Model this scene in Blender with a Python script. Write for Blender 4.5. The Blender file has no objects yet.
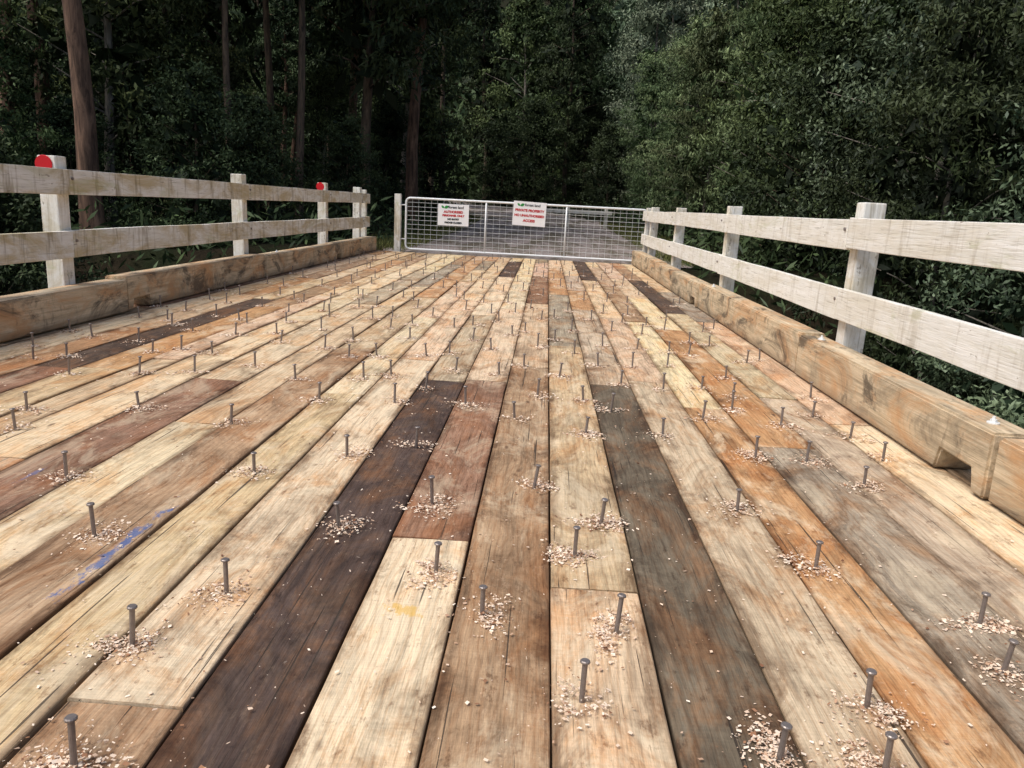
import bpy, bmesh, math, random
import numpy as np
from mathutils import Vector, Matrix
random.seed(7)
rng = np.random.default_rng(11)
sc = bpy.context.scene
COL = sc.collection

# ------------------------------------------------------------------ helpers
def srgb(r, g, b, a=1.0):
    def f(c):
        c = c/255.0
        return c/12.92 if c <= 0.04045 else ((c+0.055)/1.055)**2.4
    return (f(r), f(g), f(b), a)

def link(o, parent=None):
    COL.objects.link(o)
    if parent is not None:
        o.parent = parent
    return o

def empty(name, loc=(0, 0, 0), label=None, category=None, group=None):
    e = bpy.data.objects.new(name, None)
    e.location = loc
    e.empty_display_size = 0.2
    COL.objects.link(e)
    if label: e["label"] = label
    if category: e["category"] = category
    if group: e["group"] = group
    return e

def mesh_obj(name, verts, faces, mat, parent=None, smooth=False):
    me = bpy.data.meshes.new(name)
    me.from_pydata([tuple(v) for v in verts], [], faces)
    me.update()
    if mat: me.materials.append(mat)
    if smooth:
        for p in me.polygons: p.use_smooth = True
    o = bpy.data.objects.new(name, me)
    return link(o, parent)

def quads_mesh(name, V, mat, attrs=None):
    """V (N,4,3) independent quads"""
    n = V.shape[0]
    me = bpy.data.meshes.new(name)
    me.vertices.add(n*4)
    me.vertices.foreach_set("co", V.reshape(-1).astype(np.float32))
    me.loops.add(n*4)
    me.loops.foreach_set("vertex_index", np.arange(n*4, dtype=np.int32))
    me.polygons.add(n)
    me.polygons.foreach_set("loop_start", np.arange(0, n*4, 4, dtype=np.int32))
    me.polygons.foreach_set("loop_total", np.full(n, 4, dtype=np.int32))
    me.update(calc_edges=True)
    if attrs:
        for k, arr in attrs.items():
            a = me.attributes.new(k, 'FLOAT', 'POINT')
            a.data.foreach_set("value", np.repeat(arr, 4).astype(np.float32))
    me.materials.append(mat)
    return me

def box(name, size, loc, mat, parent=None, bevel=0.006, jitter=0.0, cuts=0, axis=1):
    bm = bmesh.new()
    bmesh.ops.create_cube(bm, size=1.0)
    for v in bm.verts:
        v.co = Vector((v.co.x*size[0], v.co.y*size[1], v.co.z*size[2]))
    if cuts:
        es = [e for e in bm.edges if abs((e.verts[0].co-e.verts[1].co)[axis]) > size[axis]*0.9]
        bmesh.ops.subdivide_edges(bm, edges=es, cuts=cuts, use_grid_fill=True)
        r = random.Random(int(abs(loc[0]*731+loc[1]*97+loc[2]*1013)))
        offs = {}
        for v in bm.verts:
            k = round(v.co[axis], 3)
            if k not in offs:
                offs[k] = [r.uniform(-jitter, jitter) for _ in range(3)]
            for a in range(3):
                if a != axis:
                    v.co[a] += offs[k][a]
    if bevel > 0:
        es = [e for e in bm.edges if len(e.link_faces) == 2 and e.calc_face_angle(0) > 0.8]
        bmesh.ops.bevel(bm, geom=es, offset=bevel, segments=2, affect='EDGES', profile=0.6)
    me = bpy.data.meshes.new(name)
    bm.to_mesh(me); bm.free()
    me.materials.append(mat)
    o = bpy.data.objects.new(name, me)
    o.location = loc
    return link(o, parent)

def tube_geo(pts, radii, sides=10, V=None, F=None):
    if V is None: V, F = [], []
    base = len(V)
    n = len(pts)
    for i, p in enumerate(pts):
        p = Vector(p)
        if i == 0: t = Vector(pts[1])-p
        elif i == n-1: t = p-Vector(pts[i-1])
        else: t = Vector(pts[i+1])-Vector(pts[i-1])
        t.normalize()
        ref = Vector((1, 0, 0)) if abs(t.x) < 0.8 else Vector((0, 1, 0))
        a = t.cross(ref).normalized(); b = t.cross(a)
        for s in range(sides):
            th = 2*math.pi*s/sides
            V.append(p+(a*math.cos(th)+b*math.sin(th))*radii[i])
    for i in range(n-1):
        for s in range(sides):
            s2 = (s+1) % sides
            F.append((base+i*sides+s, base+i*sides+s2, base+(i+1)*sides+s2, base+(i+1)*sides+s))
    F.append(tuple(base+s for s in range(sides-1, -1, -1)))
    F.append(tuple(base+(n-1)*sides+s for s in range(sides)))
    return V, F

# ------------------------------------------------------------------ materials
class NT:
    def __init__(s, name):
        s.m = bpy.data.materials.new(name); s.m.use_nodes = True
        s.t = s.m.node_tree; s.n = s.t.nodes; s.n.clear()
        s.out = s.n.new("ShaderNodeOutputMaterial")
        s.b = s.n.new("ShaderNodeBsdfPrincipled")
        s.t.links.new(s.b.outputs[0], s.out.inputs[0])
    def L(s, a, b): s.t.links.new(a, b)
    def val(s, inp, x):
        if isinstance(x, (int, float)): inp.default_value = x
        elif isinstance(x, tuple): inp.default_value = x
        else: s.L(x, inp)
    def coord(s, kind="Object"):
        return s.n.new("ShaderNodeTexCoord").outputs[kind]
    def attr(s, name, out="Fac"):
        a = s.n.new("ShaderNodeAttribute"); a.attribute_name = name
        return a.outputs[out]
    def mapping(s, vec, scale=(1, 1, 1), loc=(0, 0, 0)):
        m = s.n.new("ShaderNodeMapping"); s.L(vec, m.inputs[0])
        m.inputs["Scale"].default_value = scale; m.inputs["Location"].default_value = loc
        return m.outputs[0]
    def noise(s, vec, scale=1, detail=4, rough=0.6, dist=0.0):
        t = s.n.new("ShaderNodeTexNoise"); s.L(vec, t.inputs["Vector"])
        t.inputs["Scale"].default_value = scale; t.inputs["Detail"].default_value = detail
        t.inputs["Roughness"].default_value = rough; t.inputs["Distortion"].default_value = dist
        return t.outputs["Fac"]
    def noise3(s, vec, detail=4, rough=0.6, dist=0.0):
        t = s.n.new("ShaderNodeTexNoise"); s.L(vec, t.inputs["Vector"])
        t.inputs["Scale"].default_value = 1; t.inputs["Detail"].default_value = detail
        t.inputs["Roughness"].default_value = rough; t.inputs["Distortion"].default_value = dist
        sp = s.n.new("ShaderNodeSeparateColor"); s.L(t.outputs["Color"], sp.inputs[0])
        return sp.outputs
    def ramp(s, fac, stops):
        r = s.n.new("ShaderNodeValToRGB"); s.L(fac, r.inputs[0])
        cr = r.color_ramp
        while len(cr.elements) < len(stops): cr.elements.new(0.5)
        for e, (p, c) in zip(cr.elements, stops):
            e.position = p
            e.color = (c, c, c, 1) if isinstance(c, (int, float)) else c
        return r.outputs[0]
    def mix(s, fac, a, b, mode='MIX'):
        m = s.n.new("ShaderNodeMix"); m.data_type = 'RGBA'; m.blend_type = mode
        s.val(m.inputs[0], fac); s.val(m.inputs[6], a); s.val(m.inputs[7], b)
        return m.outputs[2]
    def math(s, op, a, b=0.0, clamp=False):
        m = s.n.new("ShaderNodeMath"); m.operation = op; m.use_clamp = clamp
        s.val(m.inputs[0], a); s.val(m.inputs[1], b)
        return m.outputs[0]
    def bump(s, h, strength=0.3, dist=0.01):
        b = s.n.new("ShaderNodeBump"); b.inputs["Strength"].default_value = strength
        b.inputs["Distance"].default_value = dist
        s.L(h, b.inputs["Height"]); s.L(b.outputs[0], s.b.inputs["Normal"])

def mat_deck():
    s = NT("sawn_hardwood_planks")
    co = s.coord()
    seed = s.attr("seed")
    comb = s.n.new("ShaderNodeCombineXYZ")
    s.L(s.math('MULTIPLY', seed, 13.7), comb.inputs[0]); s.L(s.math('MULTIPLY', seed, 41.3), comb.inputs[1])
    s.L(s.math('MULTIPLY', seed, 7.1), comb.inputs[2])
    add = s.n.new("ShaderNodeVectorMath"); add.operation = 'ADD'
    s.L(co, add.inputs[0]); s.L(comb.outputs[0], add.inputs[1])
    v = add.outputs[0]
    pc = s.attr("pcol", "Color"); dirt = s.attr("dirt")
    g1 = s.noise(s.mapping(v, (40, 1.6, 40)), 1, 4, 0.65, 0.3)
    g2 = s.noise(s.mapping(v, (240, 12, 240)), 1, 3, 0.65)
    w = s.n.new("ShaderNodeTexWave"); w.wave_type = 'BANDS'; w.bands_direction = 'X'
    s.L(s.mapping(v, (1, 0.16, 1)), w.inputs["Vector"])
    w.inputs["Scale"].default_value = 12; w.inputs["Distortion"].default_value = 11
    w.inputs["Detail"].default_value = 2; w.inputs["Detail Scale"].default_value = 1.1
    fig = w.outputs["Fac"]
    a3 = s.noise3(s.mapping(v, (4.6, 1.9, 4.6)), 6, 0.74, 0.6)
    b3 = s.noise3(s.mapping(v, (19, 9, 19), (3.2, 1.1, 2.3)), 5, 0.75)
    # dark boards: brown where sawn deeper
    c = s.mix(s.math('MULTIPLY', dirt, s.ramp(a3[0], [(0.44, 0.0), (0.64, 0.6)]), True), pc, srgb(156, 124, 96))
    c = s.mix(0.8, c, s.ramp(g1, [(0.28, 0.60), (0.5, 1.0), (0.75, 1.14)]), 'MULTIPLY')
    c = s.mix(0.75, c, s.ramp(g2, [(0.25, 0.62), (0.55, 1.05)]), 'MULTIPLY')
    c = s.mix(0.45, c, s.ramp(fig, [(0.0, (0.70, 0.57, 0.46, 1)), (0.3, (1, 1, 1, 1)), (1.0, (1.04, 1.03, 1.0, 1))]), 'MULTIPLY')
    c = s.mix(s.ramp(a3[0], [(0.47, 0.0), (0.62, 0.75)]), c, s.mix(1.0, c, (0.88, 0.65, 0.46, 1), 'MULTIPLY'))
    tt = s.math('ADD', a3[1], s.math('MULTIPLY', dirt, 0.10))
    c = s.mix(s.ramp(tt, [(0.48, 0.0), (0.57, 0.40), (0.68, 0.85)]), c, s.mix(1.0, c, (0.43, 0.40, 0.38, 1), 'MULTIPLY'))
    pale = srgb(232, 214, 182)
    clean = s.math('SUBTRACT', 1.05, s.math('MULTIPLY', dirt, 1.35), True)
    pm = s.math('MULTIPLY', s.ramp(a3[2], [(0.51, 0.0), (0.62, 0.7)]), clean, True)
    c = s.mix(pm, c, s.mix(1.0, pale, s.ramp(g1, [(0.28, 0.70), (0.6, 1.0)]), 'MULTIPLY'))
    c = s.mix(s.ramp(b3[0], [(0.58, 0.0), (0.67, 0.7)]), c, s.mix(1.0, c, (0.42, 0.33, 0.28, 1), 'MULTIPLY'))
    c = s.mix(s.math('MULTIPLY', s.ramp(b3[1], [(0.58, 0.0), (0.70, 0.5)]), s.math('ADD', clean, 0.15), True), c, srgb(214, 186, 154))
    sw = s.noise(s.mapping(v, (5, 150, 5)), 1, 1, 0.5)
    c = s.mix(0.5, c, s.ramp(sw, [(0.3, 0.86), (0.6, 1.04)]), 'MULTIPLY')
    ck = s.noise(s.mapping(v, (75, 1.0, 75), (7, 2, 4)), 1, 2, 0.5, 0.2)
    ckm = s.ramp(ck, [(0.685, 0.0), (0.71, 0.85)])
    c = s.mix(ckm, c, (0.04, 0.03, 0.022, 1))
    vo = s.n.new("ShaderNodeTexVoronoi"); s.L(s.mapping(v, (4.5, 1.7, 0.01)), vo.inputs["Vector"])
    vo.inputs["Scale"].default_value = 1.0
    kn = s.ramp(s.math('ADD', vo.outputs["Distance"], s.math('MULTIPLY', b3[2], 0.06)), [(0.065, 1.0), (0.10, 0.0)])
    c = s.mix(s.math('MULTIPLY', kn, 0.7), c, srgb(72, 44, 28))
    ac = s.math('ABSOLUTE', s.attr("across"))
    ed = s.math('ADD', ac, s.math('MULTIPLY', s.math('SUBTRACT', a3[1], 0.5), 1.2))
    c = s.mix(s.ramp(ed, [(0.74, 0.0), (1.02, 0.7)]), c, s.mix(1.0, c, (0.38, 0.31, 0.26, 1), 'MULTIPLY'))
    sep = s.n.new("ShaderNodeSeparateXYZ"); s.L(co, sep.inputs[0])
    bn = b3[2]
    for (bx, by, hw, hl, col, fa) in [(-1.385, 2.42, 0.020, 0.26, srgb(46, 92, 150), 0.75), (-2.1, 3.0, 0.010, 0.1, srgb(46, 92, 150), 0.5),
                                  (-0.36, 2.12, 0.05, 0.03, srgb(214, 168, 52), 0.6)]:
        dx = s.math('DIVIDE', s.math('ABSOLUTE', s.math('SUBTRACT', sep.outputs[0], bx)), hw)
        dy = s.math('DIVIDE', s.math('ABSOLUTE', s.math('SUBTRACT', sep.outputs[1], by)), hl)
        d = s.math('ADD', s.math('MAXIMUM', dx, dy), s.math('MULTIPLY', s.math('SUBTRACT', bn, 0.5), 6))
        c = s.mix(s.ramp(d, [(0.4, fa), (1.0, 0.0)]), c, col)
    s.L(c, s.b.inputs["Base Color"])
    s.b.inputs["Roughness"].default_value = 0.8; s.b.inputs["Specular IOR Level"].default_value = 0.3
    h = s.math('ADD', s.math('MULTIPLY', g1, 0.6), s.math('MULTIPLY', g2, 0.5))
    h = s.math('SUBTRACT', h, s.math('MULTIPLY', ckm, 0.8))
    s.bump(h, 0.6, 0.006)
    return s.m

def mat_kerb():
    s = NT("weathered_kerb_timber")
    co = s.coord()
    oi = s.n.new("ShaderNodeObjectInfo")
    comb = s.n.new("ShaderNodeCombineXYZ"); s.L(s.math('MULTIPLY', oi.outputs["Random"], 40), comb.inputs[1])
    add = s.n.new("ShaderNodeVectorMath"); s.L(co, add.inputs[0]); s.L(comb.outputs[0], add.inputs[1])
    v = add.outputs[0]
    g1 = s.noise(s.mapping(v, (30, 1.2, 30)), 1, 5, 0.65, 0.4)
    g2 = s.noise(s.mapping(v, (110, 4, 110)), 1, 3, 0.6)
    c = s.ramp(g1, [(0.25, srgb(150, 134, 110)), (0.5, srgb(206, 186, 154)), (0.75, srgb(230, 212, 182))])
    c = s.mix(0.5, c, s.ramp(g2, [(0.3, 0.65), (0.6, 1.05)]), 'MULTIPLY')
    a3 = s.noise3(s.mapping(v, (3.2, 1.3, 3.2)), 6, 0.74, 0.7)
    c = s.mix(s.ramp(a3[0], [(0.47, 0.0), (0.62, 0.75)]), c, srgb(140, 126, 104))
    c = s.mix(s.ramp(a3[2], [(0.47, 0.0), (0.63, 0.75)]), c, srgb(196, 146, 96))
    c = s.mix(s.ramp(a3[1], [(0.53, 0.0), (0.63, 0.8)]), c, srgb(70, 62, 52))
    t = s.noise(s.mapping(v, (12, 7, 3), (4, 4, 4)), 1, 4, 0.7, 0.3)
    c = s.mix(s.ramp(t, [(0.58, 0.0), (0.68, 0.6)]), c, srgb(88, 76, 60))
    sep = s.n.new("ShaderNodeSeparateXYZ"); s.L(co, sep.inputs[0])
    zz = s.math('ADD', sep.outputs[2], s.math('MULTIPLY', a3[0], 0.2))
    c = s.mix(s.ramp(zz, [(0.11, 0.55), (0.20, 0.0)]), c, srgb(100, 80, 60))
    s.L(c, s.b.inputs["Base Color"]); s.b.inputs["Roughness"].default_value = 0.85
    s.bump(s.math('ADD', g1, s.math('MULTIPLY', g2, 0.5)), 0.6, 0.008)
    return s.m

def mat_paint(name, axis, grime, peel=0.585):
    s = NT(name)
    co = s.coord()
    oi = s.n.new("ShaderNodeObjectInfo")
    comb = s.n.new("ShaderNodeCombineXYZ")
    for i, k in enumerate((17, 23, 31)): s.L(s.math('MULTIPLY', oi.outputs["Random"], k), comb.inputs[i])
    add = s.n.new("ShaderNodeVectorMath"); s.L(co, add.inputs[0]); s.L(comb.outputs[0], add.inputs[1])
    v = add.outputs[0]
    sc1 = [26, 26, 26]; sc1[axis] = 1.4
    sc2 = [90, 90, 90]; sc2[axis] = 4
    g1 = s.noise(s.mapping(v, tuple(sc1)), 1, 5, 0.65, 0.3)
    g2 = s.noise(s.mapping(v, tuple(sc2)), 1, 3, 0.6)
    c = s.mix(s.ramp(g1, [(0.35, 0.0), (0.7, 1.0)]), srgb(224, 222, 212), srgb(244, 243, 238))
    a3 = s.noise3(s.mapping(v, (3, 1.1, 4)), 5, 0.72, 0.7)
    c = s.mix(s.ramp(a3[0], [(0.44, 0.0), (0.62, grime)]), c, srgb(190, 172, 128))
    t = s.noise(s.mapping(v, (14, 9, 1.2), (3, 3, 3)), 1, 4, 0.7, 0.2)
    c = s.mix(s.ramp(t, [(0.53, 0.0), (0.68, 0.8*min(1, grime+0.2))]), c, srgb(136, 120, 88))
    c = s.mix(s.ramp(a3[1], [(0.56, 0.0), (0.70, 0.45)]), c, srgb(164, 170, 104))
    p = s.math('ADD', s.math('MULTIPLY', g1, 0.5), s.math('MULTIPLY', s.noise(v, 7, 4, 0.75), 0.5))
    pm = s.ramp(p, [(peel, 0.0), (peel+0.03, 0.75)])
    c = s.mix(pm, c, s.mix(g2, srgb(104, 94, 78), srgb(170, 158, 134)))
    c = s.mix(s.ramp(g2, [(0.3, 0.5), (0.42, 0.0)]), c, srgb(134, 124, 104))
    s.L(c, s.b.inputs["Base Color"]); s.b.inputs["Roughness"].default_value = 0.8
    s.bump(s.math('SUBTRACT', s.math('ADD', g1, g2), s.math('MULTIPLY', pm, 0.4)), 0.5, 0.006)
    return s.m

def mat_simple(name, col, rough=0.6, metal=0.0, var=0.25, scale=20):
    s = NT(name)
    n = s.noise(s.coord(), scale, 3, 0.65)
    a = tuple(max(0, c*(1-var)) for c in col[:3])+(1,)
    b = tuple(min(1, c*(1+var)) for c in col[:3])+(1,)
    s.L(s.mix(n, a, b), s.b.inputs["Base Color"])
    s.b.inputs["Roughness"].default_value = rough; s.b.inputs["Metallic"].default_value = metal
    return s.m

def mat_leaf(name, c1, c2, gloss=0.018):
    s = NT(name)
    oi = s.n.new("ShaderNodeObjectInfo")
    lr = s.attr("lr")
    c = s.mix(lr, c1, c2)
    hs = s.n.new("ShaderNodeHueSaturation"); s.L(c, hs.inputs["Color"])
    s.L(s.math('ADD', s.math('MULTIPLY', oi.outputs["Random"], 0.04), 0.475), hs.inputs["Hue"])
    s.L(s.math('ADD', s.math('MULTIPLY', oi.outputs["Random"], 0.8), 0.6), hs.inputs["Value"])
    df = s.n.new("ShaderNodeBsdfDiffuse"); s.L(hs.outputs[0], df.inputs[0])
    gl = s.n.new("ShaderNodeBsdfGlossy"); gl.inputs["Roughness"].default_value = 0.5
    gl.inputs[0].default_value = (0.8, 0.9, 0.8, 1)
    mx = s.n.new("ShaderNodeMixShader"); mx.inputs[0].default_value = gloss
    s.L(df.outputs[0], mx.inputs[1]); s.L(gl.outputs[0], mx.inputs[2]); s.L(mx.outputs[0], s.out.inputs[0])
    s.n.remove(s.b)
    return s.m

def mat_bark(name, a, b):
    s = NT(name)
    co = s.coord()
    g = s.noise(s.mapping(co, (9, 9, 1.3)), 1, 5, 0.7, 0.6)
    n2 = s.noise(s.mapping(co, (2, 2, 0.6)), 1, 2, 0.6)
    c = s.mix(s.ramp(g, [(0.35, 0.0), (0.65, 1.0)]), a, b)
    c = s.mix(1.0, c, s.ramp(n2, [(0.3, 0.5), (0.7, 1.3)]), 'MULTIPLY')
    s.L(c, s.b.inputs["Base Color"]); s.b.inputs["Roughness"].default_value = 0.9
    s.bump(g, 0.8, 0.04)
    return s.m

def mat_ground():
    s = NT("leaf_litter_soil")
    co = s.coord()
    n1 = s.noise(co, 0.6, 4, 0.65, 0.4); n2 = s.noise(co, 9, 4, 0.7)
    c = s.mix(n2, srgb(22, 18, 13), srgb(52, 45, 32))
    c = s.mix(s.ramp(n1, [(0.4, 0.0), (0.6, 0.8)]), c, s.mix(n2, srgb(14, 21, 10), srgb(36, 46, 24)))
    s.L(c, s.b.inputs["Base Color"]); s.b.inputs["Roughness"].default_value = 0.95
    s.b.inputs["Specular IOR Level"].default_value = 0.1
    s.bump(n2, 0.8, 0.08)
    return s.m

def mat_gravel():
    s = NT("gravel_road_surface")
    co = s.coord()
    n1 = s.noise(s.mapping(co, (1.3, 0.26, 1)), 1, 5, 0.7, 0.6); n2 = s.noise(co, 5, 6, 0.85); n3 = s.noise(co, 45, 2, 0.7)
    c = s.mix(s.ramp(n2, [(0.35, 0.0), (0.65, 1.0)]), srgb(116, 104, 98), srgb(196, 184, 178))
    c = s.mix(s.ramp(n1, [(0.46, 0.0), (0.58, 0.85)]), c, s.mix(n2, srgb(60, 56, 42), srgb(122, 112, 88)))
    c = s.mix(s.ramp(n3, [(0.36, 0.5), (0.5, 0.0)]), c, srgb(70, 64, 58))
    s.L(c, s.b.inputs["Base Color"])
    s.L(s.ramp(n1, [(0.34, 0.35), (0.40, 0.9)]), s.b.inputs["Roughness"])
    s.b.inputs["Specular IOR Level"].default_value = 0.3
    s.bump(n2, 0.9, 0.05)
    return s.m

M_DECK = mat_deck(); M_KERB = mat_kerb()
M_RAIL_L = mat_paint("weathered_white_paint_stained", 1, 0.85, 0.60)
M_RAIL_R = mat_paint("weathered_white_paint", 1, 0.25, 0.61)
M_POST = mat_paint("weathered_white_post_paint", 2, 0.5, 0.59)
M_NAIL = mat_simple("spike_steel", srgb(134, 126, 122), 0.4, 0.5, 0.3, 60)
M_GALV = mat_simple("galvanised_steel", srgb(230, 233, 233), 0.5, 0.1, 0.12, 30)
M_WIRE = mat_simple("galvanised_wire", srgb(214, 218, 216), 0.5, 0.1, 0.1, 30)
M_RED = mat_simple("red_reflector", srgb(205, 24, 36), 0.3, 0.0, 0.1, 40)
M_SIGN = mat_simple("sign_white", srgb(240, 240, 240), 0.4, 0.0, 0.03, 10)
M_SRED = mat_simple("sign_red", srgb(190, 22, 30), 0.5, 0, 0.05)
M_SGRN = mat_simple("sign_green", srgb(44, 140, 60), 0.5, 0, 0.05)
M_SBLK = mat_simple("sign_dark", srgb(40, 44, 44), 0.5, 0, 0.05)
M_BEAM = mat_simple("dark_bearer_timber", srgb(58, 48, 38), 0.9, 0, 0.4, 8)
s = NT("wood_shavings"); lr = s.attr("lr")
s.L(s.ramp(lr, [(0.0, srgb(182, 146, 118)), (0.25, srgb(226, 200, 174)), (0.82, srgb(246, 230, 210)), (0.90, srgb(166, 122, 90)), (1.0, srgb(110, 72, 50))]), s.b.inputs["Base Color"])
s.b.inputs["Roughness"].default_value = 0.9; M_SAW = s.m

# ------------------------------------------------------------------ bridge
bridge = empty("timber_bridge", (0, 0, 0), "timber bridge with rough sawn plank deck and heavy kerb beams", "bridge")
PW = 0.29
PAL = {
 'cream': (srgb(238, 218, 182), 0.0), 'creamb': (srgb(231, 206, 170), 0.1), 'tan': (srgb(218, 192, 156), 0.2),
 'orange': (srgb(204, 160, 116), 0.2), 'red': (srgb(162, 124, 100), 0.45), 'brown': (srgb(184, 154, 122), 0.4),
 'grey': (srgb(176, 164, 144), 0.45), 'greytan': (srgb(206, 188, 160), 0.3), 'dark': (srgb(96, 80, 70), 0.75),
 'darkgrey': (srgb(120, 108, 94), 0.75), 'pink': (srgb(224, 194, 168), 0.1)}
EXPL = {
 0: [(-4, 2.33, 'creamb'), (2.33, 6.9, 'tan'), (6.9, 11.2, 'grey')],
 1: [(-4, 5.4, 'darkgrey'), (5.4, 9.6, 'greytan')],
 2: [(-4, 0.6, 'tan'), (0.6, 5.6, 'greytan'), (5.6, 9.0, 'tan')],
 3: [(-4, 4.9, 'orange'), (4.9, 8.8, 'cream')],
 4: [(-4, 4.1, 'grey'), (4.1, 8.3, 'orange')],
 5: [(-4, 5.3, 'greytan'), (5.3, 9.7, 'greytan')],
 6: [(-4, 4.7, 'cream'), (4.7, 9.1, 'pink')],
 -1: [(-4, 5.9, 'brown'), (5.9, 10, 'tan')],
 -2: [(-4, 2.64, 'cream'), (2.64, 5.3, 'red'), (5.3, 9.3, 'creamb')],
 -3: [(-4, 5.25, 'dark'), (5.25, 8.6, 'greytan')],
 -4: [(-4, 1.6, 'brown'), (1.6, 5.9, 'cream'), (5.9, 9.9, 'creamb')],
 -5: [(-4, 4.7, 'tan'), (4.7, 8.2, 'cream')],
 -6: [(-4, 1.7, 'greytan'), (1.7, 6.2, 'brown'), (6.2, 10, 'tan')],
 -7: [(-4, 3.9, 'cream'), (3.9, 8.2, 'tan')],
 -8: [(-4, 4.9, 'red'), (4.9, 9, 'creamb')],
 -9: [(-4, 3.2, 'orange'), (3.2, 7.6, 'creamb')],
 -10: [(-4, 5.4, 'creamb'), (5.4, 9.5, 'pink')],
}
DECK_END = 18.75
V, F, Acol, Aseed, Adirt, Aac = [], [], [], [], [], []
pr = random.Random(5)
TH = 0.10
def add_plank(x0, x1, y0, y1, col, dirt):
    n = max(2, int((y1-y0)/0.3)+1)
    dz = pr.uniform(-0.005, 0.006)
    wa = pr.uniform(-0.001, 0.0035); wb = pr.uniform(-0.001, 0.0035)
    seed = pr.uniform(0, 10)
    f = pr.uniform(0.84, 1.03)
    cc = (col[0]*f, col[1]*f*pr.uniform(0.97, 1.03), col[2]*f*pr.uniform(0.92, 1.06), 1)
    tilt = pr.uniform(-0.004, 0.004)
    b = 0.005
    base = len(V)
    for i in range(n):
        t = i/(n-1); y = y0+(y1-y0)*t
        jl = pr.uniform(-0.0015, 0.0018); jr = pr.uniform(-0.0018, 0.0015); jz = pr.uniform(-0.0015, 0.0015)
        xa = x0+jl+wa; xb = x1+jr-wb; xm = (xa+xb)/2
        zt = dz+jz
        prof = [(xa, -TH, -1.2), (xa, zt-b-tilt, -1.05), (xa+b*0.35, zt-b*0.4-tilt, -1.0), (xa+b, zt-tilt, -0.96), (xm, zt+0.001, 0.0),
                (xb-b, zt+tilt, 0.96), (xb-b*0.35, zt-b*0.4+tilt, 1.0), (xb, zt-b+tilt, 1.05), (xb, -TH, 1.2)]
        for (px, pz, a) in prof:
            V.append((px, y, pz)); Acol.extend(cc); Aseed.append(seed); Adirt.append(dirt); Aac.append(a)
    m = 9
    for i in range(n-1):
        for j in range(m):
            j2 = (j+1) % m
            F.append((base+i*m+j, base+i*m+j2, base+(i+1)*m+j2, base+(i+1)*m+j))
    F.append(tuple(base+j for j in range(m)))
    F.append(tuple(base+(n-1)*m+j for j in range(m-1, -1, -1)))
names = ['cream', 'creamb', 'tan', 'orange', 'orange', 'red', 'brown', 'grey', 'greytan', 'pink', 'creamb', 'creamb', 'tan', 'cream', 'dark', 'creamb', 'cream']
seams = {}
for k in range(-15, 10):
    seams[k] = 0.08+k*PW+(0 if -4 <= k <= 3 else pr.uniform(-0.04, 0.04))
for k in range(-15, 9):
    x0 = seams[k]+0.0022; x1 = seams[k+1]-0.0022
    segs = list(EXPL.get(k, []))
    y = segs[-1][1] if segs else -4
    while y < DECK_END-0.5:
        y2 = min(y+pr.uniform(2.2, 5.2), DECK_END+pr.uniform(-0.04, 0.05))
        if DECK_END-y2 < 1.0: y2 = DECK_END+pr.uniform(-0.04, 0.05)
        segs.append((y, y2, pr.choice(names))); y = y2
    for (a, b_, nm) in segs:
        col, d = PAL[nm]
        add_plank(x0, x1, a+0.0025, b_-0.0025, col, d)
deck = mesh_obj("deck", V, F, M_DECK, bridge)
deck["label"] = "new sawn hardwood planks in mixed cream, orange and dark brown"
me = deck.data
for nm, arr, ty in (("seed", Aseed, 'FLOAT'), ("dirt", Adirt, 'FLOAT'), ("across", Aac, 'FLOAT')):
    a = me.attributes.new(nm, ty, 'POINT'); a.data.foreach_set("value", arr)
a = me.attributes.new("pcol", 'FLOAT_COLOR', 'POINT'); a.data.foreach_set("color", Acol)

Vb, Fb = [], []
def add_box(Vl, Fl, x0, x1, y0, y1, z0, z1):
    b = len(Vl)
    Vl += [(x0, y0, z0), (x1, y0, z0), (x1, y1, z0), (x0, y1, z0), (x0, y0, z1), (x1, y0, z1), (x1, y1, z1), (x0, y1, z1)]
    Fl += [(b, b+3, b+2, b+1), (b+4, b+5, b+6, b+7), (b, b+1, b+5, b+4), (b+1, b+2, b+6, b+5), (b+2, b+3, b+7, b+6), (b+3, b, b+4, b+7)]
y = -3.8
while y < 18.6:
    add_box(Vb, Fb, -4.5, 2.6, y, y+0.2, -0.35, -TH-0.003); y += 0.82
for x in (-3.4, -1.9, -0.4, 1.1):
    add_box(Vb, Fb, x, x+0.4, -4, 18.7, -0.85, -0.353)
mesh_obj("bearer", Vb, Fb, M_BEAM, bridge)

KH = 0.325
def kerb(xi, xo, y0, y1, dz, notch=True, dx=0.0, z0=0.012):
    if notch:
        prof = [(y0, z0), (y0+0.10, z0), (y0+0.13, 0.12), (y0+0.42, 0.12), (y0+0.45, z0), (y1, z0), (y1, KH+dz), (y0, KH+dz)]
    else:
        prof = [(y0, z0), (y1, z0), (y1, KH+dz), (y0, KH+dz)]
    bm = bmesh.new()
    vs = [bm.verts.new((xi+dx, p[0], p[1])) for p in prof]
    f = bm.faces.new(vs)
    r = bmesh.ops.extrude_face_region(bm, geom=[f])
    for g in r['geom']:
        if isinstance(g, bmesh.types.BMVert): g.co.x = xo+dx
    bmesh.ops.recalc_face_normals(bm, faces=bm.faces)
    es = [e for e in bm.edges if e.calc_face_angle(0) > 0.8]
    bmesh.ops.bevel(bm, geom=es, offset=0.012, segments=2, affect='EDGES')
    me = bpy.data.meshes.new("kerb_beam"); bm.to_mesh(me); bm.free(); me.materials.append(M_KERB)
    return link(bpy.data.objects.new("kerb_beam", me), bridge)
ys = [-4, 0.1, 3.42, 6.2, 10.4, 14.6, 18.7]
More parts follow.
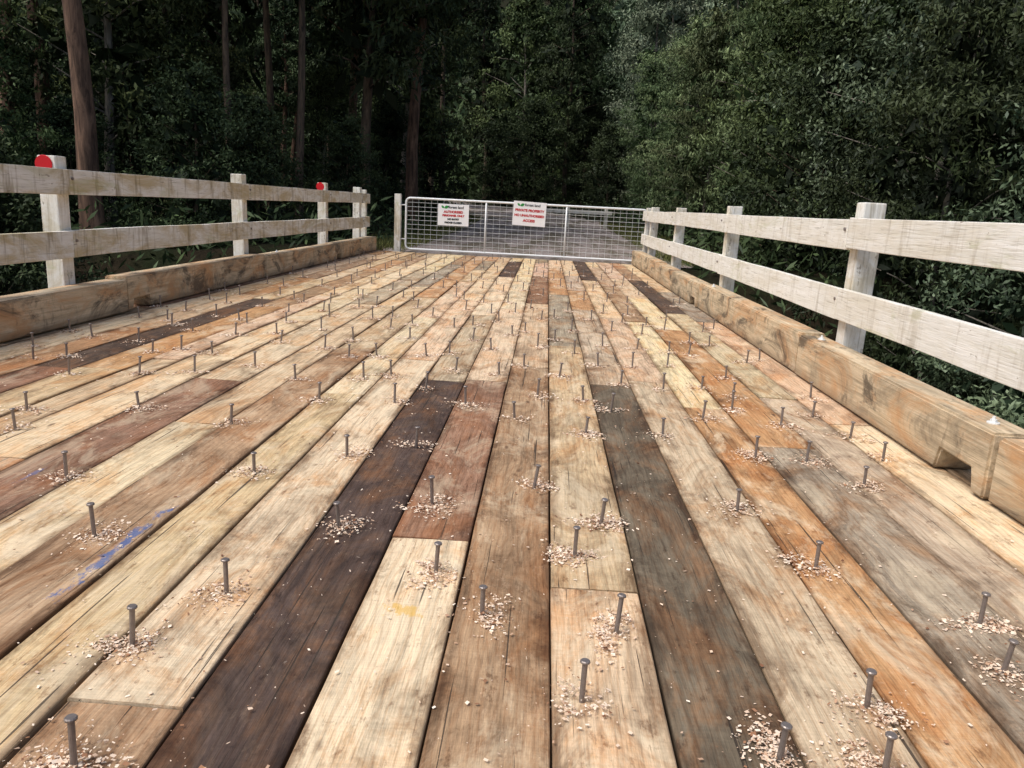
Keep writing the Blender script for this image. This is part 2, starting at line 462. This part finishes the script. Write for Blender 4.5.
for i in range(len(ys)-1):
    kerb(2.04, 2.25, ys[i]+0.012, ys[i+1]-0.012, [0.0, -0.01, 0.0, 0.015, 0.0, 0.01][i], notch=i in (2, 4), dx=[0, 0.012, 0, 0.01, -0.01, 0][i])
ys = [-4, 1.2, 4.3, 7.4, 11.2, 15.0, 18.7]
for i in range(len(ys)-1):
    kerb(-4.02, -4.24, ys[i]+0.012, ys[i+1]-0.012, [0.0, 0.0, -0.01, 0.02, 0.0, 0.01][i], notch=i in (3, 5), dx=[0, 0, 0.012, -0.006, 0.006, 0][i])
def bolt(loc):
    V, F = tube_geo([(0, 0, 0), (0, 0, 0.006)], [0.028, 0.028], 16)
    V, F = tube_geo([(0, 0, 0.006), (0, 0, 0.02)], [0.015, 0.015], 6, V, F)
    V, F = tube_geo([(0, 0, 0.02), (0, 0, 0.034)], [0.008, 0.007], 10, V, F)
    o = mesh_obj("bolt", V, F, M_GALV, bridge); o.location = loc
for (x, y, z) in [(2.14, 3.62, KH), (2.15, 6.0, KH), (2.15, 10.0, KH+0.015), (-4.13, 12, KH)]:
    bolt((x, y, z))

# ------------------------------------------------------------------ guard fences
def fence(side):
    if side < 0:
        name_lab = "white painted timber guard fence, stained and weathered, two rails"
        px = -4.32; rail_x = -4.205; mat = M_RAIL_L
        top = (1.10, 1.315); low = (0.555, 0.79); ptop = 1.44
        posts = [-1.5, 2.65, 6.85, 11.05, 15.2, 17.95, 18.55]
    else:
        name_lab = "white painted timber guard fence, flaking paint, two rails"
        px = 2.345; rail_x = 2.232; mat = M_RAIL_R
        top = (1.02, 1.24); low = (0.50, 0.73); ptop = 1.34
        posts = [-2.3, 1.85, 5.95, 10.15, 14.2, 17.6, 18.5]
    e = empty("guard_fence", (px, 7, 0), name_lab, "fence")
    for i, y in enumerate(posts):
        h = ptop+random.uniform(-0.02, 0.03)
        if i >= 5: h -= 0.03
        w = 0.16
        o = box("post", (w, w, h+0.6), (0, y-7, h/2-0.3), M_POST, e, 0.01, 0.003, 3, 2)
        o.rotation_euler = (random.uniform(-.008, .008), random.uniform(-.01, .01), random.uniform(-.04, .04))
        if side < 0 and i in (2, 4):
            V, F = tube_geo([(0, 0, 0), (0, -0.006, 0)], [0.078, 0.074], 24)
            d = mesh_obj("reflector", V, F, M_RED, e); d.location = (-0.025, y-7-0.086, h-0.075)
            d["label"] = "round red reflector disc"
    for (z0, z1) in (top, low):
        for i in range(0, len(posts)-1):
            y0 = posts[i] if i else posts[0]-0.3
            y1 = posts[i+1] if i < len(posts)-2 else posts[-1]+0.12
            dz = random.uniform(-0.008, 0.008)
            o = box("rail", (0.05, y1-y0-0.006, z1-z0), (rail_x-px, (y0+y1)/2-7, (z0+z1)/2+dz), mat, e, 0.006, 0.004, 5, 1)
            V, F = tube_geo([(0, 0, 0), (-0.012*side, 0, 0)], [0.014, 0.012], 10)
            b = mesh_obj("bolt_head", V, F, M_NAIL, e); b.location = (rail_x-px-0.025*side, y0+0.04-7, (z0+z1)/2+0.03)
    return e
fence(-1); fence(1)

# ------------------------------------------------------------------ gate
GY = 18.98
gx0, gx1, gz0, gz1 = -3.38, 2.36, 0.07, 1.27
gate = empty("farm_gate", ((gx0+gx1)/2, GY, 0), "wide galvanised tube and wire mesh farm gate, closed", "gate")
gcx = (gx0+gx1)/2
def loc(V): return [(v[0]-gcx, v[1], v[2]) for v in V]
r = 0.025; c = 0.1
pts = []
for (cx, cz, a0) in ((gx1-c, gz1-c, 0), (gx0+c, gz1-c, 90), (gx0+c, gz0+c, 180), (gx1-c, gz0+c, 270)):
    for j in range(5):
        a = math.radians(a0+22.5*j); pts.append((cx+c*math.cos(a), 0, cz+c*math.sin(a)))
pts.append(pts[0])
V, F = tube_geo(loc(pts), [r]*len(pts), 10)
mesh_obj("frame", V, F, M_GALV, gate, True)
for t in (1/3, 2/3):
    x = gx0+(gx1-gx0)*t
    V, F = tube_geo(loc([(x, 0, gz0), (x, 0, gz1)]), [0.02]*2, 10)
    mesh_obj("stay", V, F, M_GALV, gate, True)
V, F = [], []
for i in range(1, 11):
    z = gz0+(gz1-gz0)*(i/11)**0.92
    tube_geo(loc([(gx0, 0, z), (gx1, 0, z)]), [0.0042]*2, 5, V, F)
x = gx0+0.15
while x < gx1-0.05:
    tube_geo(loc([(x, 0.004, gz0), (x, 0.004, gz1)]), [0.003]*2, 5, V, F); x += 0.15
mesh_obj("wire_mesh", V, F, M_WIRE, gate)
for z in (0.3, 1.1):
    V, F = tube_geo(loc([(gx0-0.16, 0.0, z), (gx0+0.01, 0.0, z)]), [0.014]*2, 8)
    mesh_obj("hinge", V, F, M_GALV, gate)
for (x, h, lab) in ((-3.58, 1.35, "white timber gate post"), (2.50, 1.25, "weathered white gate post")):
    p = box("gate_post", (0.15, 0.15, h+0.6), (x, GY+0.02, h/2-0.3), M_POST, None, 0.012, 0.003, 3, 2)
    p["label"] = lab+" holding the wide farm gate"; p["category"] = "gate post"

def text_mesh(name, body, size, x, z, mat, parent, bold=0.004):
    cu = bpy.data.curves.new(name, 'FONT'); cu.body = body; cu.size = size
    cu.align_x = 'CENTER'; cu.align_y = 'CENTER'; cu.offset = bold; cu.extrude = 0.0012
    tmp = bpy.data.objects.new(name+"_c", cu); COL.objects.link(tmp)
    dg = bpy.context.evaluated_depsgraph_get(); dg.update()
    me = bpy.data.meshes.new_from_object(tmp.evaluated_get(dg))
    bpy.data.objects.remove(tmp)
    me.materials.clear(); me.materials.append(mat)
    o = bpy.data.objects.new(name, me); o.rotation_euler = (math.radians(90), 0, 0)
    o.location = (x, -0.0075, z)
    return link(o, parent)
def sign(x, z, w, h, lines, lab, tilt=0):
    e = empty("warning_sign", (x, GY-0.036, z), lab, "sign")
    e.rotation_euler = (0, tilt, 0)
    box("sign_board", (w, 0.01, h), (0, 0, 0), M_SIGN, e, 0.002)
    def leafshape(cx, cz, a, l):
        pts = []
        for i in range(13):
            t = i/12; pts.append((t*l, math.sin(math.pi*t)*l*0.28))
        for i in range(11, 0, -1):
            t = i/12; pts.append((t*l, -math.sin(math.pi*t)*l*0.28))
        return [(cx+p[0]*math.cos(a)-p[1]*math.sin(a), -0.0075, cz+p[0]*math.sin(a)+p[1]*math.cos(a)) for p in pts]
    V, F = [], []
    for a, l in ((0.5, 0.12), (2.4, 0.09)):
        p = leafshape(-w*0.30, h*0.30, a, l); F.append(tuple(range(len(V), len(V)+len(p)))); V += p
    mesh_obj("logo", V, F, M_SGRN, e)
    text_mesh("lettering", "forest land", 0.085, w*0.08, h*0.36, M_SBLK, e, 0.002)
    for (body, size, zz, mt) in lines:
        text_mesh("lettering", body, size, 0, zz*h, mt, e)
    return e
sign(-2.24, 0.92, 0.74, 0.50, [("AUTHORISED", 0.075, 0.14, M_SRED), ("PERSONNEL ONLY", 0.062, -0.03, M_SRED), ("NO ENTRY", 0.055, -0.2, M_SBLK), ("BRIDGE CLOSED", 0.055, -0.36, M_SBLK)],
     "white notice with red and dark lettering wired to the farm gate")
sign(-0.43, 1.04, 0.78, 0.56, [("PRIVATE PROPERTY", 0.078, 0.13, M_SRED), ("NO UNAUTHORISED", 0.075, -0.08, M_SRED), ("ACCESS", 0.08, -0.29, M_SRED)],
     "white private property notice with red lettering on gate top rail", 0.03)

# ------------------------------------------------------------------ terrain
def sstep(a, b, x):
    t = min(1, max(0, (x-a)/(b-a))); return t*t*(3-2*t)
def road_x(y): return -0.2-0.006*max(0.0, y-40)**2
def ground_z(x, y):
    if y > 9: bank = sstep(13.5, 18.7, y)
    else: bank = sstep(0, -5, y)
    z = -2.9*(1-bank)-0.04
    z += 0.022*max(0, min(y, 90)-24)
    d = abs(x-road_x(y)) if y > 18 else max(0, abs(x+1)-3)
    k = sstep(4.5, 9, d)
    z += k*(0.35*math.sin(x*0.31+1.3)*math.cos(y*0.27)+0.15*math.sin(x*0.9+y*0.7))
    z += max(0, y-95)*0.6 + max(0, abs(x)-38)*0.4*sstep(-30, 10, y)
    return z
xs = np.concatenate([np.linspace(-160, -30, 20), np.linspace(-28, 28, 57), np.linspace(30, 160, 20)])
ysg = np.concatenate([np.linspace(-120, -8, 15), np.linspace(-6, 17, 24), np.linspace(17.5, 20, 6), np.linspace(21, 90, 70), np.linspace(95, 200, 15)])
V = [(x, y, ground_z(x, y)) for y in ysg for x in xs]
nx = len(xs)
F = [(j*nx+i, j*nx+i+1, (j+1)*nx+i+1, (j+1)*nx+i) for j in range(len(ysg)-1) for i in range(nx-1)]
g = mesh_obj("ground", V, F, mat_ground(), None, True); g["kind"] = "structure"
V, F = [], []
yl = list(np.linspace(18.79, 88, 110)); W = 4.2
for y in yl:
    for i in range(13):
        t = i/12*2-1
        w = W*(1+0.06*math.sin(y*1.3)*abs(t))
        z = ground_z(road_x(y)+t*W*0.9, y)+0.04 - 0.05*(abs(t)**3) + 0.015*math.cos(t*9)
        if y < 19.2: z = -0.012
        V.append((road_x(y)+t*w, y, z))
for j in range(len(yl)-1):
    for i in range(12):
        F.append((j*13+i, j*13+i+1, (j+1)*13+i+1, (j+1)*13+i))
rd = mesh_obj("gravel_road", V, F, mat_gravel(), None, True); rd["kind"] = "structure"
by = 40.0; bz = ground_z(0, by)
br = empty("barrier_rail", (0.6, by, bz), "low pale timber barrier rail beside the gravel track", "barrier")
box("rail", (4.6, 0.09, 0.18), (0.3, -0.13, 0.78), M_RAIL_R, br, 0.01)
for x in (-1.6, 0.4, 2.3):
    box("post", (0.15, 0.15, 1.2), (x, 0, 0.4), M_POST, br, 0.01)

# ------------------------------------------------------------------ spikes
V, F = tube_geo([(0, 0, -0.03), (0, 0, 0.108)], [0.0072, 0.0072], 12)
V, F = tube_geo([(0, 0, 0.108), (0, 0, 0.1105), (0, 0, 0.1145), (0, 0, 0.117)], [0.009, 0.0132, 0.0132, 0.0108], 14, V, F)
nail0 = mesh_obj("steel_spike", V, F, M_NAIL)
nail_me = nail0.data; bpy.data.objects.remove(nail0)
nails = [(.158,1.74),(-.124,2.12),(-.30,2.38),(.272,2.07),(.167,2.56),(.28,2.87),(.012,3.24),(-.398,2.97),(-.707,2.69),
 (-.924,1.38),(-1.037,1.83),(-.908,2.14),(-1.51,2.47),(-1.935,3.0),(-1.217,3.2),(-.882,3.5),(-.588,3.72),(.6,1.57),(.888,1.8),
 (1.023,2.6),(.869,3.12),(1.42,2.27),(1.34,2.0),(1.555,3.53),(1.143,3.89),(1.393,3.86),(.707,4.17),(1.833,3.99),(1.817,4.4),
 (1.253,4.9),(-2.73,3.94),(-2.555,3.59),(.829,1.55),(.279,4.12),(-.43,4.6),(-.12,4.35),(-1.6,3.9),(-2.2,4.1)]
nr = random.Random(3)
for k in range(-14, 7):
    cx = 0.08+(k+0.5)*PW
    y = 4.5+nr.uniform(0, 0.9); sgn = nr.choice((-1, 1))
    while y < 18.3:
        x = cx+sgn*nr.uniform(0.04, 0.09)
        if -3.95 < x < 1.98 and all((x-a)**2+(y-b)**2 > 0.04 for a, b in nails):
            nails.append((x, y))
        sgn = -sgn
        y += nr.uniform(0.62, 1.0) if y < 9 else nr.uniform(1.0, 1.6)
nails.sort(key=lambda p: p[0]**2+p[1]**2)
rest = nails[295:]
def nail_tf(x, y):
    m = Matrix.Translation((x, y, 0)) @ Matrix.Rotation(nr.gauss(0, 0.05), 4, 'X') @ Matrix.Rotation(nr.gauss(0, 0.05), 4, 'Y')
    return m @ Matrix.Diagonal((1, 1, nr.uniform(0.82, 1.1), 1))
for (x, y) in nails[:295]:
    o = bpy.data.objects.new("steel_spike", nail_me); o.matrix_world = nail_tf(x, y); COL.objects.link(o)
    o["label"] = "steel deck spike half driven upright into a sawn plank"; o["category"] = "nail"; o["group"] = "spikes standing in the bridge deck"
if rest:
    VV, FF = [], []
    for (x, y) in rest:
        m = nail_tf(x, y); b = len(VV)
        VV += [m @ Vector(v) for v in V]; FF += [tuple(i+b for i in f) for f in F]
    o = mesh_obj("steel_spikes", VV, FF, M_NAIL); o["kind"] = "stuff"; o["label"] = "distant half driven steel spikes in the deck"; o["category"] = "nails"

C, S = [], []
for (x, y) in nails:
    d = math.hypot(x, y)
    n = int(max(34, 620*min(1, (2.4/d))**1.2)*nr.uniform(0.3, 1.2))
    for q in range(4):
        sx, sy = nr.uniform(0.016, 0.06), nr.uniform(0.016, 0.06)
        ox, oy = nr.gauss(0, 0.035), nr.gauss(0, 0.035)
        m = n//4+1
        p = rng.normal(0, 1, (m, 2))*[sx, sy]
        rr = np.exp(-(p[:, 0]**2+p[:, 1]**2)/0.002)
        z = 0.0065+rng.random(m)*0.012*rr
        C.append(np.c_[p[:, 0]+x+ox, p[:, 1]+y+oy, z]); S.append((0.0018+rng.random(m)**1.8*0.0052)*(1+min(1.4, max(0, d-2)*0.12)))
n = 7000
C.append(np.c_[rng.uniform(-3.9, 2.0, n), 1+rng.random(n)**1.5*13, np.full(n, 0.0075)]); S.append(0.0015+rng.random(n)**2.5*0.0055)
C = np.concatenate(C); S = np.concatenate(S); n = len(C)
d1 = rng.normal(0, 1, (n, 3)); d1[:, 2] *= 0.22; d1 /= np.linalg.norm(d1, axis=1)[:, None]
d2 = rng.normal(0, 1, (n, 3)); d2[:, 2] *= 0.22; d2 -= (d2*d1).sum(1)[:, None]*d1; d2 /= np.linalg.norm(d2, axis=1)[:, None]
a = (S*1.1)[:, None]*d1; b = (S*rng.uniform(0.35, 0.9, n))[:, None]*d2
Q = np.stack([C-a-b*0.6, C+a*0.7-b, C+a+b*0.7, C-a*0.6+b], axis=1)
Q[:, :, 2] = np.maximum(Q[:, :, 2], 0.0064)
me = quads_mesh("wood_shavings", Q, M_SAW, {"lr": rng.random(n)})
o = bpy.data.objects.new("wood_shavings", me); COL.objects.link(o); o["kind"] = "stuff"
o["label"] = "pale drill shavings scattered round the deck spikes"; o["category"] = "wood shavings"

# ------------------------------------------------------------------ vegetation
L_DARK = mat_leaf("dark_green_leaf", srgb(32, 44, 28), srgb(82, 98, 64))
L_MID = mat_leaf("olive_green_leaf", srgb(42, 55, 32), srgb(98, 112, 70))
L_GREY = mat_leaf("grey_green_leaf", srgb(34, 48, 32), srgb(112, 126, 96), 0.035)
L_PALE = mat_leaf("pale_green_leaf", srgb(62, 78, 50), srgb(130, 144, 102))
L_HAZE = mat_leaf("haze_tinted_leaf", srgb(96, 112, 90), srgb(160, 172, 144))  # haze over the far trees painted into a paler leaf colour
B_DARK = mat_bark("dark_bark", srgb(46, 39, 33), srgb(120, 102, 84))
B_RED = mat_bark("reddish_bark", srgb(68, 50, 40), srgb(150, 118, 96))
B_GREY = mat_bark("grey_bark", srgb(76, 72, 66), srgb(166, 158, 144))

def leaves(C, L, W, droop, r):
    n = len(C)
    d = r.normal(0, 1, (n, 3)); d[:, 2] -= droop; d /= np.linalg.norm(d, axis=1)[:, None]
    s_ = np.cross(d, r.normal(0, 1, (n, 3))); s_ /= np.linalg.norm(s_, axis=1)[:, None]
    LL = (L*r.uniform(0.6, 1.3, n))[:, None]; WW = (W*r.uniform(0.6, 1.3, n))[:, None]
    return np.stack([C, C+d*LL*0.45+s_*WW/2, C+d*LL, C+d*LL*0.45-s_*WW/2], axis=1)

def make_tree(seed, H, crown_z0, R, nclump, nleaf, L, W, leaf_mat, bark_mat, trunk_r, droop=0.5, spread=0.42, flat=0.6, inner=0.04):
    r = np.random.default_rng(seed); pr_ = random.Random(seed)
    V, F = [], []
    bend = (pr_.uniform(-0.04, 0.04), pr_.uniform(-0.04, 0.04)); ph = pr_.uniform(0, 6)
    def axis(z): return Vector((bend[0]*z+0.12*math.sin(z*0.4+ph)*min(1, z/3), bend[1]*z+0.12*math.cos(z*0.33+ph)*min(1, z/3), z))
    n = 12
    zs = [-1.0]+[H*0.95*i/n for i in range(0, n+1)]
    rad = [trunk_r*1.35]+[trunk_r*(1.2 if i == 0 else 1.0)*(1-0.86*i/n) for i in range(0, n+1)]
    tube_geo([axis(max(z, 0))+Vector((0, 0, min(z, 0))) for z in zs], rad, 10, V, F)
    cl = []
    for i in range(nclump):
        t = (i+pr_.random())/nclump
        z = crown_z0+(H-crown_z0)*t
        env = R*max(0.18, (1-t**2.2)**0.8)*(0.6+0.4*min(1, t*4))
        a = i*2.399+pr_.uniform(-0.5, 0.5)
        rr = env*pr_.uniform(0.25, 1.05)**0.6
        if pr_.random() < 0.15: rr *= 1.3
        p = axis(z)+Vector((math.cos(a)*rr, math.sin(a)*rr, 0))
        cl.append((p, pr_.uniform(0.55, 1.5)))
        if i % 2 == 0 or rr > env*0.8:
            zb = max(crown_z0*0.6, z-rr*pr_.uniform(0.25, 0.7))
            st = axis(zb); mid = st.lerp(p, 0.5)+Vector((pr_.uniform(-.2, .2), pr_.uniform(-.2, .2), pr_.uniform(0, .3)))
            br = trunk_r*0.22*(1-0.6*t)+0.008
            tube_geo([st, mid, p], [br, br*0.65, br*0.25], 5, V, F)
    CC, LR = [], []
    tot = sum(c[1]**2 for c in cl)
    for (p, sz) in cl:
        m = int(nleaf*sz*sz/tot)
        ns = 7
        sub = r.normal(0, 1, (ns, 3))*[spread, spread, spread*flat]*sz*R*0.36
        idx = r.integers(0, ns, m)
        q = sub[idx]+r.normal(0, 1, (m, 3))*[1, 1, 0.55]*R*0.075*sz
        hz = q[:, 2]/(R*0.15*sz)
        CC.append(q+np.array(p)); LR.append(np.clip(r.random(m)*0.4+0.15+0.25*hz+pr_.uniform(-.25, 0.4), 0, 1))  # tone rises towards each clump's top: light from above painted into leaf colour
    C = np.concatenate(CC); lr_ = np.concatenate(LR)
    Q = leaves(C, L, W, droop, r)
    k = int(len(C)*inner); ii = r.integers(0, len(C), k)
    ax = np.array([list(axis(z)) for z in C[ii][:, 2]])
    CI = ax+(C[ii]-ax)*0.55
    Q = np.concatenate([Q, leaves(CI, L*3, W*4.5, droop*0.5, r)]); lr_ = np.concatenate([lr_, np.zeros(k)])  # inner cards get the darkest tone, painting shade inside the crown
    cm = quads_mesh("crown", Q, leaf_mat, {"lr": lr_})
    tm = bpy.data.meshes.new("trunk"); tm.from_pydata([tuple(v) for v in V], [], F); tm.materials.append(bark_mat)
    for p in tm.polygons: p.use_smooth = True
    return tm, cm

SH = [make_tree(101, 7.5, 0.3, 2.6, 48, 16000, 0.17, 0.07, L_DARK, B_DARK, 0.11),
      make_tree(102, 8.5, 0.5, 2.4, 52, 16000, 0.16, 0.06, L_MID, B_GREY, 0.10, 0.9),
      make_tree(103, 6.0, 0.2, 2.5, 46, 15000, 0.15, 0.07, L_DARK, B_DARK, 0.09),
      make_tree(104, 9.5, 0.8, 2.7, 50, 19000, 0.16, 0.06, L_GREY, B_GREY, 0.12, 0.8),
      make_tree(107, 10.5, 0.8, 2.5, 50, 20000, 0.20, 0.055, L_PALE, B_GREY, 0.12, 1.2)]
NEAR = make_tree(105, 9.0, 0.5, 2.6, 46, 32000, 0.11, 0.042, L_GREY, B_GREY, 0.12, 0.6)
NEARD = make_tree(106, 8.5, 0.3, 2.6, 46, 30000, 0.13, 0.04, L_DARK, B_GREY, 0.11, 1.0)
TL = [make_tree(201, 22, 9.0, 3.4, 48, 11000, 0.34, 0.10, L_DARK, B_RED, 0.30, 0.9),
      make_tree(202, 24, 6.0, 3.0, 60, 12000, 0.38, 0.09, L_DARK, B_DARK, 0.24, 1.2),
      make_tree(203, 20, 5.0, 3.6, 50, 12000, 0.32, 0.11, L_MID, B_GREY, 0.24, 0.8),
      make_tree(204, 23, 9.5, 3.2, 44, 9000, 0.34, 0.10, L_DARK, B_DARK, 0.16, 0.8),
      make_tree(205, 22, 1.5, 3.8, 64, 17000, 0.34, 0.10, L_HAZE, B_GREY, 0.2, 0.9)]
TLAB = ["tall tree with thick reddish bark trunk", "tall slender dark barked forest tree", "tall grey barked gum tree with olive foliage", "thin dark straight forest tree", "tall tree above the track, green paled by painted-in haze"]
SLAB = ["bushy dark green understorey tree", "leafy olive green tea tree", "low dense dark green shrub tree", "bushy grey green tea tree", "feathery light green young tree"]
def place(proto, name, x, y, s_, lab, cat, grp, zs=1.0, lean=0.0):
    e = empty(name, (x, y, ground_z(x, y)-0.1), lab, cat, grp)
    e.rotation_euler = (random.uniform(-.04, .04), lean, random.uniform(0, 6.28))
    e.scale = (s_, s_, s_*zs)
    for nm, me in zip(("trunk", "crown"), proto):
        link(bpy.data.objects.new(nm, me), e)
placed = []
def ok(x, y, md):
    if y > 17 and abs(x-road_x(y)) < 6.2: return False
    if y <= 19 and -7.0 < x < 5.2: return False
    if 0.09 < x/y < 0.20 and y > 32: return False
    return not any((x-a)**2+(y-b)**2 < md*md for a, b in placed)
tr_ = random.Random(21)
TALLG = "tall forest trees behind the bridge"; SHG = "leafy understorey trees beside the bridge"
for (x, y, p, s_) in [(-11.2, 19.2, 0, 0.9), (-8.0, 25.5, 3, 0.9), (-9.6, 24, 3, 0.8), (-6.9, 30, 1, 0.9), (-5.9, 34.5, 0, 0.95), (-12.8, 23, 2, 0.7), (-15.5, 27, 3, 1.0), (-13, 33, 1, 1.0), (-7.4, 41, 2, 0.9),
                      (-18.5, 29, 0, 1.0), (-6.2, 46, 3, 1.1), (-10.6, 30, 3, 1.0), (-9.0, 36, 0, 0.8), (-17, 36, 3, 1.1),
                      (10.5, 27, 2, 0.95), (12.5, 22, 1, 0.9), (15, 30, 2, 1.1), (12, 35, 0, 1.0),
                      (1.5, 74, 1, 1.0), (-3, 84, 2, 1.1), (-7.4, 50, 1, 0.9), (-9.5, 55, 3, 1.0), (-12, 62, 1, 1.0),
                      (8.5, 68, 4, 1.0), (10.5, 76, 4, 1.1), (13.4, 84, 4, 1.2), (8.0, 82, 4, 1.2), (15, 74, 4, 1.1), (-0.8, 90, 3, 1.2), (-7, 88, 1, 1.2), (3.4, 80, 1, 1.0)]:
    placed.append((x, y))
    place(TL[p], "forest_tree", x, y, s_, TLAB[p], "tree", TALLG)
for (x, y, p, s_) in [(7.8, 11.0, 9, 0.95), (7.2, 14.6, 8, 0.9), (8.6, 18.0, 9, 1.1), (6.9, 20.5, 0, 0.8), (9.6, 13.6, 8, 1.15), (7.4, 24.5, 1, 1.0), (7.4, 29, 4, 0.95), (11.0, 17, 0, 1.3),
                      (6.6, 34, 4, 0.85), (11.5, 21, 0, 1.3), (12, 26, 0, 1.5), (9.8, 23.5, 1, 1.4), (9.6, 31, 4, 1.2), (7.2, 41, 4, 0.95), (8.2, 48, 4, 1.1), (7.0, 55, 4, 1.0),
                      (-10.2, 14.2, 0, 0.62), (-13.5, 16.5, 2, 0.8), (-9.2, 20.5, 0, 0.6), (-14.6, 20, 1, 0.8), (-8.4, 22.8, 2, 0.65), (-11.4, 27, 1, 0.7), (-7.0, 27.5, 0, 0.5), (-7.8, 38, 0, 0.7),
                      (-18.5, 23.5, 0, 1.1), (-13, 21.5, 2, 0.6), (-21.5, 27, 1, 1.1), (-9.5, 33.5, 1, 0.7), (-15.8, 30, 0, 1.1),
                      (-1.5, 72, 0, 1.2), (-4.5, 78, 2, 1.4), (3.5, 76, 0, 1.3), (0.5, 82, 1, 1.4), (-7.2, 44, 0, 0.9), (-10, 52, 2, 1.2)]:
    placed.append((x, y))
    if p >= 8: place(NEAR if p == 9 else NEARD, "bushy_tree", x, y, s_, SLAB[3 if p == 9 else 0], "tree", SHG)
    else: place(SH[p], "bushy_tree", x, y, s_, SLAB[p], "tree", SHG)
cnt = 0; tries = 0
while cnt < 56 and tries < 4000:
    tries += 1
    y = tr_.uniform(24, 100); x = tr_.uniform(-0.80, 0.72)*y
    if not ok(x, y, 3.4) or (abs(x-road_x(y)) < 8): continue
    placed.append((x, y)); cnt += 1
    p = tr_.choice([0, 1, 1, 3, 3, 2]) if x < 3 else tr_.choice([2, 1, 0, 1, 3])
    place(TL[p], "forest_tree", x, y, tr_.uniform(0.8, 1.25), TLAB[p], "tree", TALLG)
cnt = 0; tries = 0
while cnt < 36 and tries < 6000:
    tries += 1
    y = tr_.uniform(26, 90); x = tr_.uniform(-0.78, 0.7)*y
    if not ok(x, y, 2.6): continue
    placed.append((x, y)); cnt += 1
    p = tr_.choice([0, 1, 2, 0]) if x < 3 else tr_.choice([3, 1, 0, 0])
    place(SH[p], "bushy_tree", x, y, tr_.uniform(0.8, 1.4), SLAB[p], "tree", SHG)

n = 50000
y = rng.uniform(6, 70, n); x = rng.uniform(-0.85, 0.8, n)*y
d = np.abs(x-np.array([road_x(t) for t in y]))
keep = ((y > 19.5) & (d > 4.3)) | ((y <= 19.5) & ((x < -5.2) | (x > 3.2)))
x = x[keep]; y = y[keep]
cx = np.sin(x*1.7)*np.cos(y*1.3)*0.5+0.5
hh = rng.random(len(x))**1.4*(0.25+1.2*cx)
z = np.array([ground_z(a, b) for a, b in zip(x, y)])+hh
Q = leaves(np.c_[x, y, z], 0.34, 0.08, -0.3, rng)
me = quads_mesh("undergrowth", Q, L_DARK, {"lr": rng.random(len(x))})
o = bpy.data.objects.new("undergrowth", me); COL.objects.link(o); o["kind"] = "stuff"
o["label"] = "low ferny undergrowth on the forest floor"; o["category"] = "undergrowth"
n = 42000
y = rng.uniform(88, 150, n); x = rng.uniform(-75, 60, n)
lump = 2.6*np.abs(np.sin(x*0.45+y*0.21)*np.cos(y*0.37-x*0.13))
z = np.array([ground_z(a, b) for a, b in zip(x, y)])+rng.random(n)*(2+lump)
Q = leaves(np.c_[x, y, z], 1.5, 0.7, 0.4, rng)
me = quads_mesh("distant_wood", Q, L_DARK, {"lr": np.clip(rng.random(n)*0.5+lump*0.15, 0, 1)})
o = bpy.data.objects.new("distant_wood", me); COL.objects.link(o); o["kind"] = "stuff"
o["label"] = "far off dark green wooded hillside"; o["category"] = "forest"
n = 12000
y = rng.uniform(19.0, 45, n); sd = np.where(rng.random(n) < 0.5, -1, 1)
x = np.array([road_x(t) for t in y])+sd*(3.3+rng.random(n)**1.3*2.0)
z = np.array([ground_z(a, b) for a, b in zip(x, y)])
Q = leaves(np.c_[x, y, z], 0.22, 0.014, -2.6, rng)
me = quads_mesh("grass_verge", Q, mat_leaf("grass_blade", srgb(70, 84, 42), srgb(136, 140, 84)), {"lr": rng.random(n)})
o = bpy.data.objects.new("grass_verge", me); COL.objects.link(o); o["kind"] = "stuff"
o["label"] = "tufts of grass along the gravel road"; o["category"] = "grass"

# ------------------------------------------------------------------ light
w = bpy.data.worlds.new("World"); sc.world = w; w.use_nodes = True
nt = w.node_tree; nt.nodes.clear()
sky = nt.nodes.new("ShaderNodeTexSky"); sky.sky_type = 'NISHITA'; sky.sun_disc = False
sky.sun_elevation = math.radians(58); sky.sun_rotation = math.radians(238)
sky.dust_density = 4.0; sky.air_density = 1.0
bg = nt.nodes.new("ShaderNodeBackground"); bg.inputs[1].default_value = 0.15
ow = nt.nodes.new("ShaderNodeOutputWorld")
nt.links.new(sky.outputs[0], bg.inputs[0]); nt.links.new(bg.outputs[0], ow.inputs[0])
sl = bpy.data.lights.new("sun", 'SUN'); sl.energy = 2.45; sl.angle = math.radians(28); sl.color = (1, 0.96, 0.905)
so = bpy.data.objects.new("sun", sl); COL.objects.link(so)
az = math.radians(238); el = math.radians(58)
dvec = Vector((math.sin(az)*math.cos(el), math.cos(az)*math.cos(el), math.sin(el)))
so.rotation_euler = dvec.to_track_quat('Z', 'Y').to_euler(); so.location = (0, 0, 30)

# ------------------------------------------------------------------ camera
f = 780.0; pitch = math.atan(177.6/f); yaw = math.radians(1.91); roll = math.radians(3.0)
fw = Vector((-math.sin(yaw)*math.cos(pitch), math.cos(yaw)*math.cos(pitch), -math.sin(pitch)))
r0 = Vector((math.cos(yaw), math.sin(yaw), 0)); u0 = r0.cross(fw)
rt = r0*math.cos(roll)+u0*math.sin(roll); up = u0*math.cos(roll)-r0*math.sin(roll)
cam = bpy.data.cameras.new("camera"); co_ = bpy.data.objects.new("camera", cam); COL.objects.link(co_)
M = Matrix((rt, up, -fw)).transposed().to_4x4(); M.translation = Vector((0, 0, 1.2))
co_.matrix_world = M
cam.sensor_fit = 'HORIZONTAL'; cam.sensor_width = 36; cam.lens = f/1024*36; cam.clip_end = 800; cam.clip_start = 0.05
sc.camera = co_
sc.view_settings.view_transform = 'Standard'; sc.view_settings.look = 'None'; sc.view_settings.exposure = 0
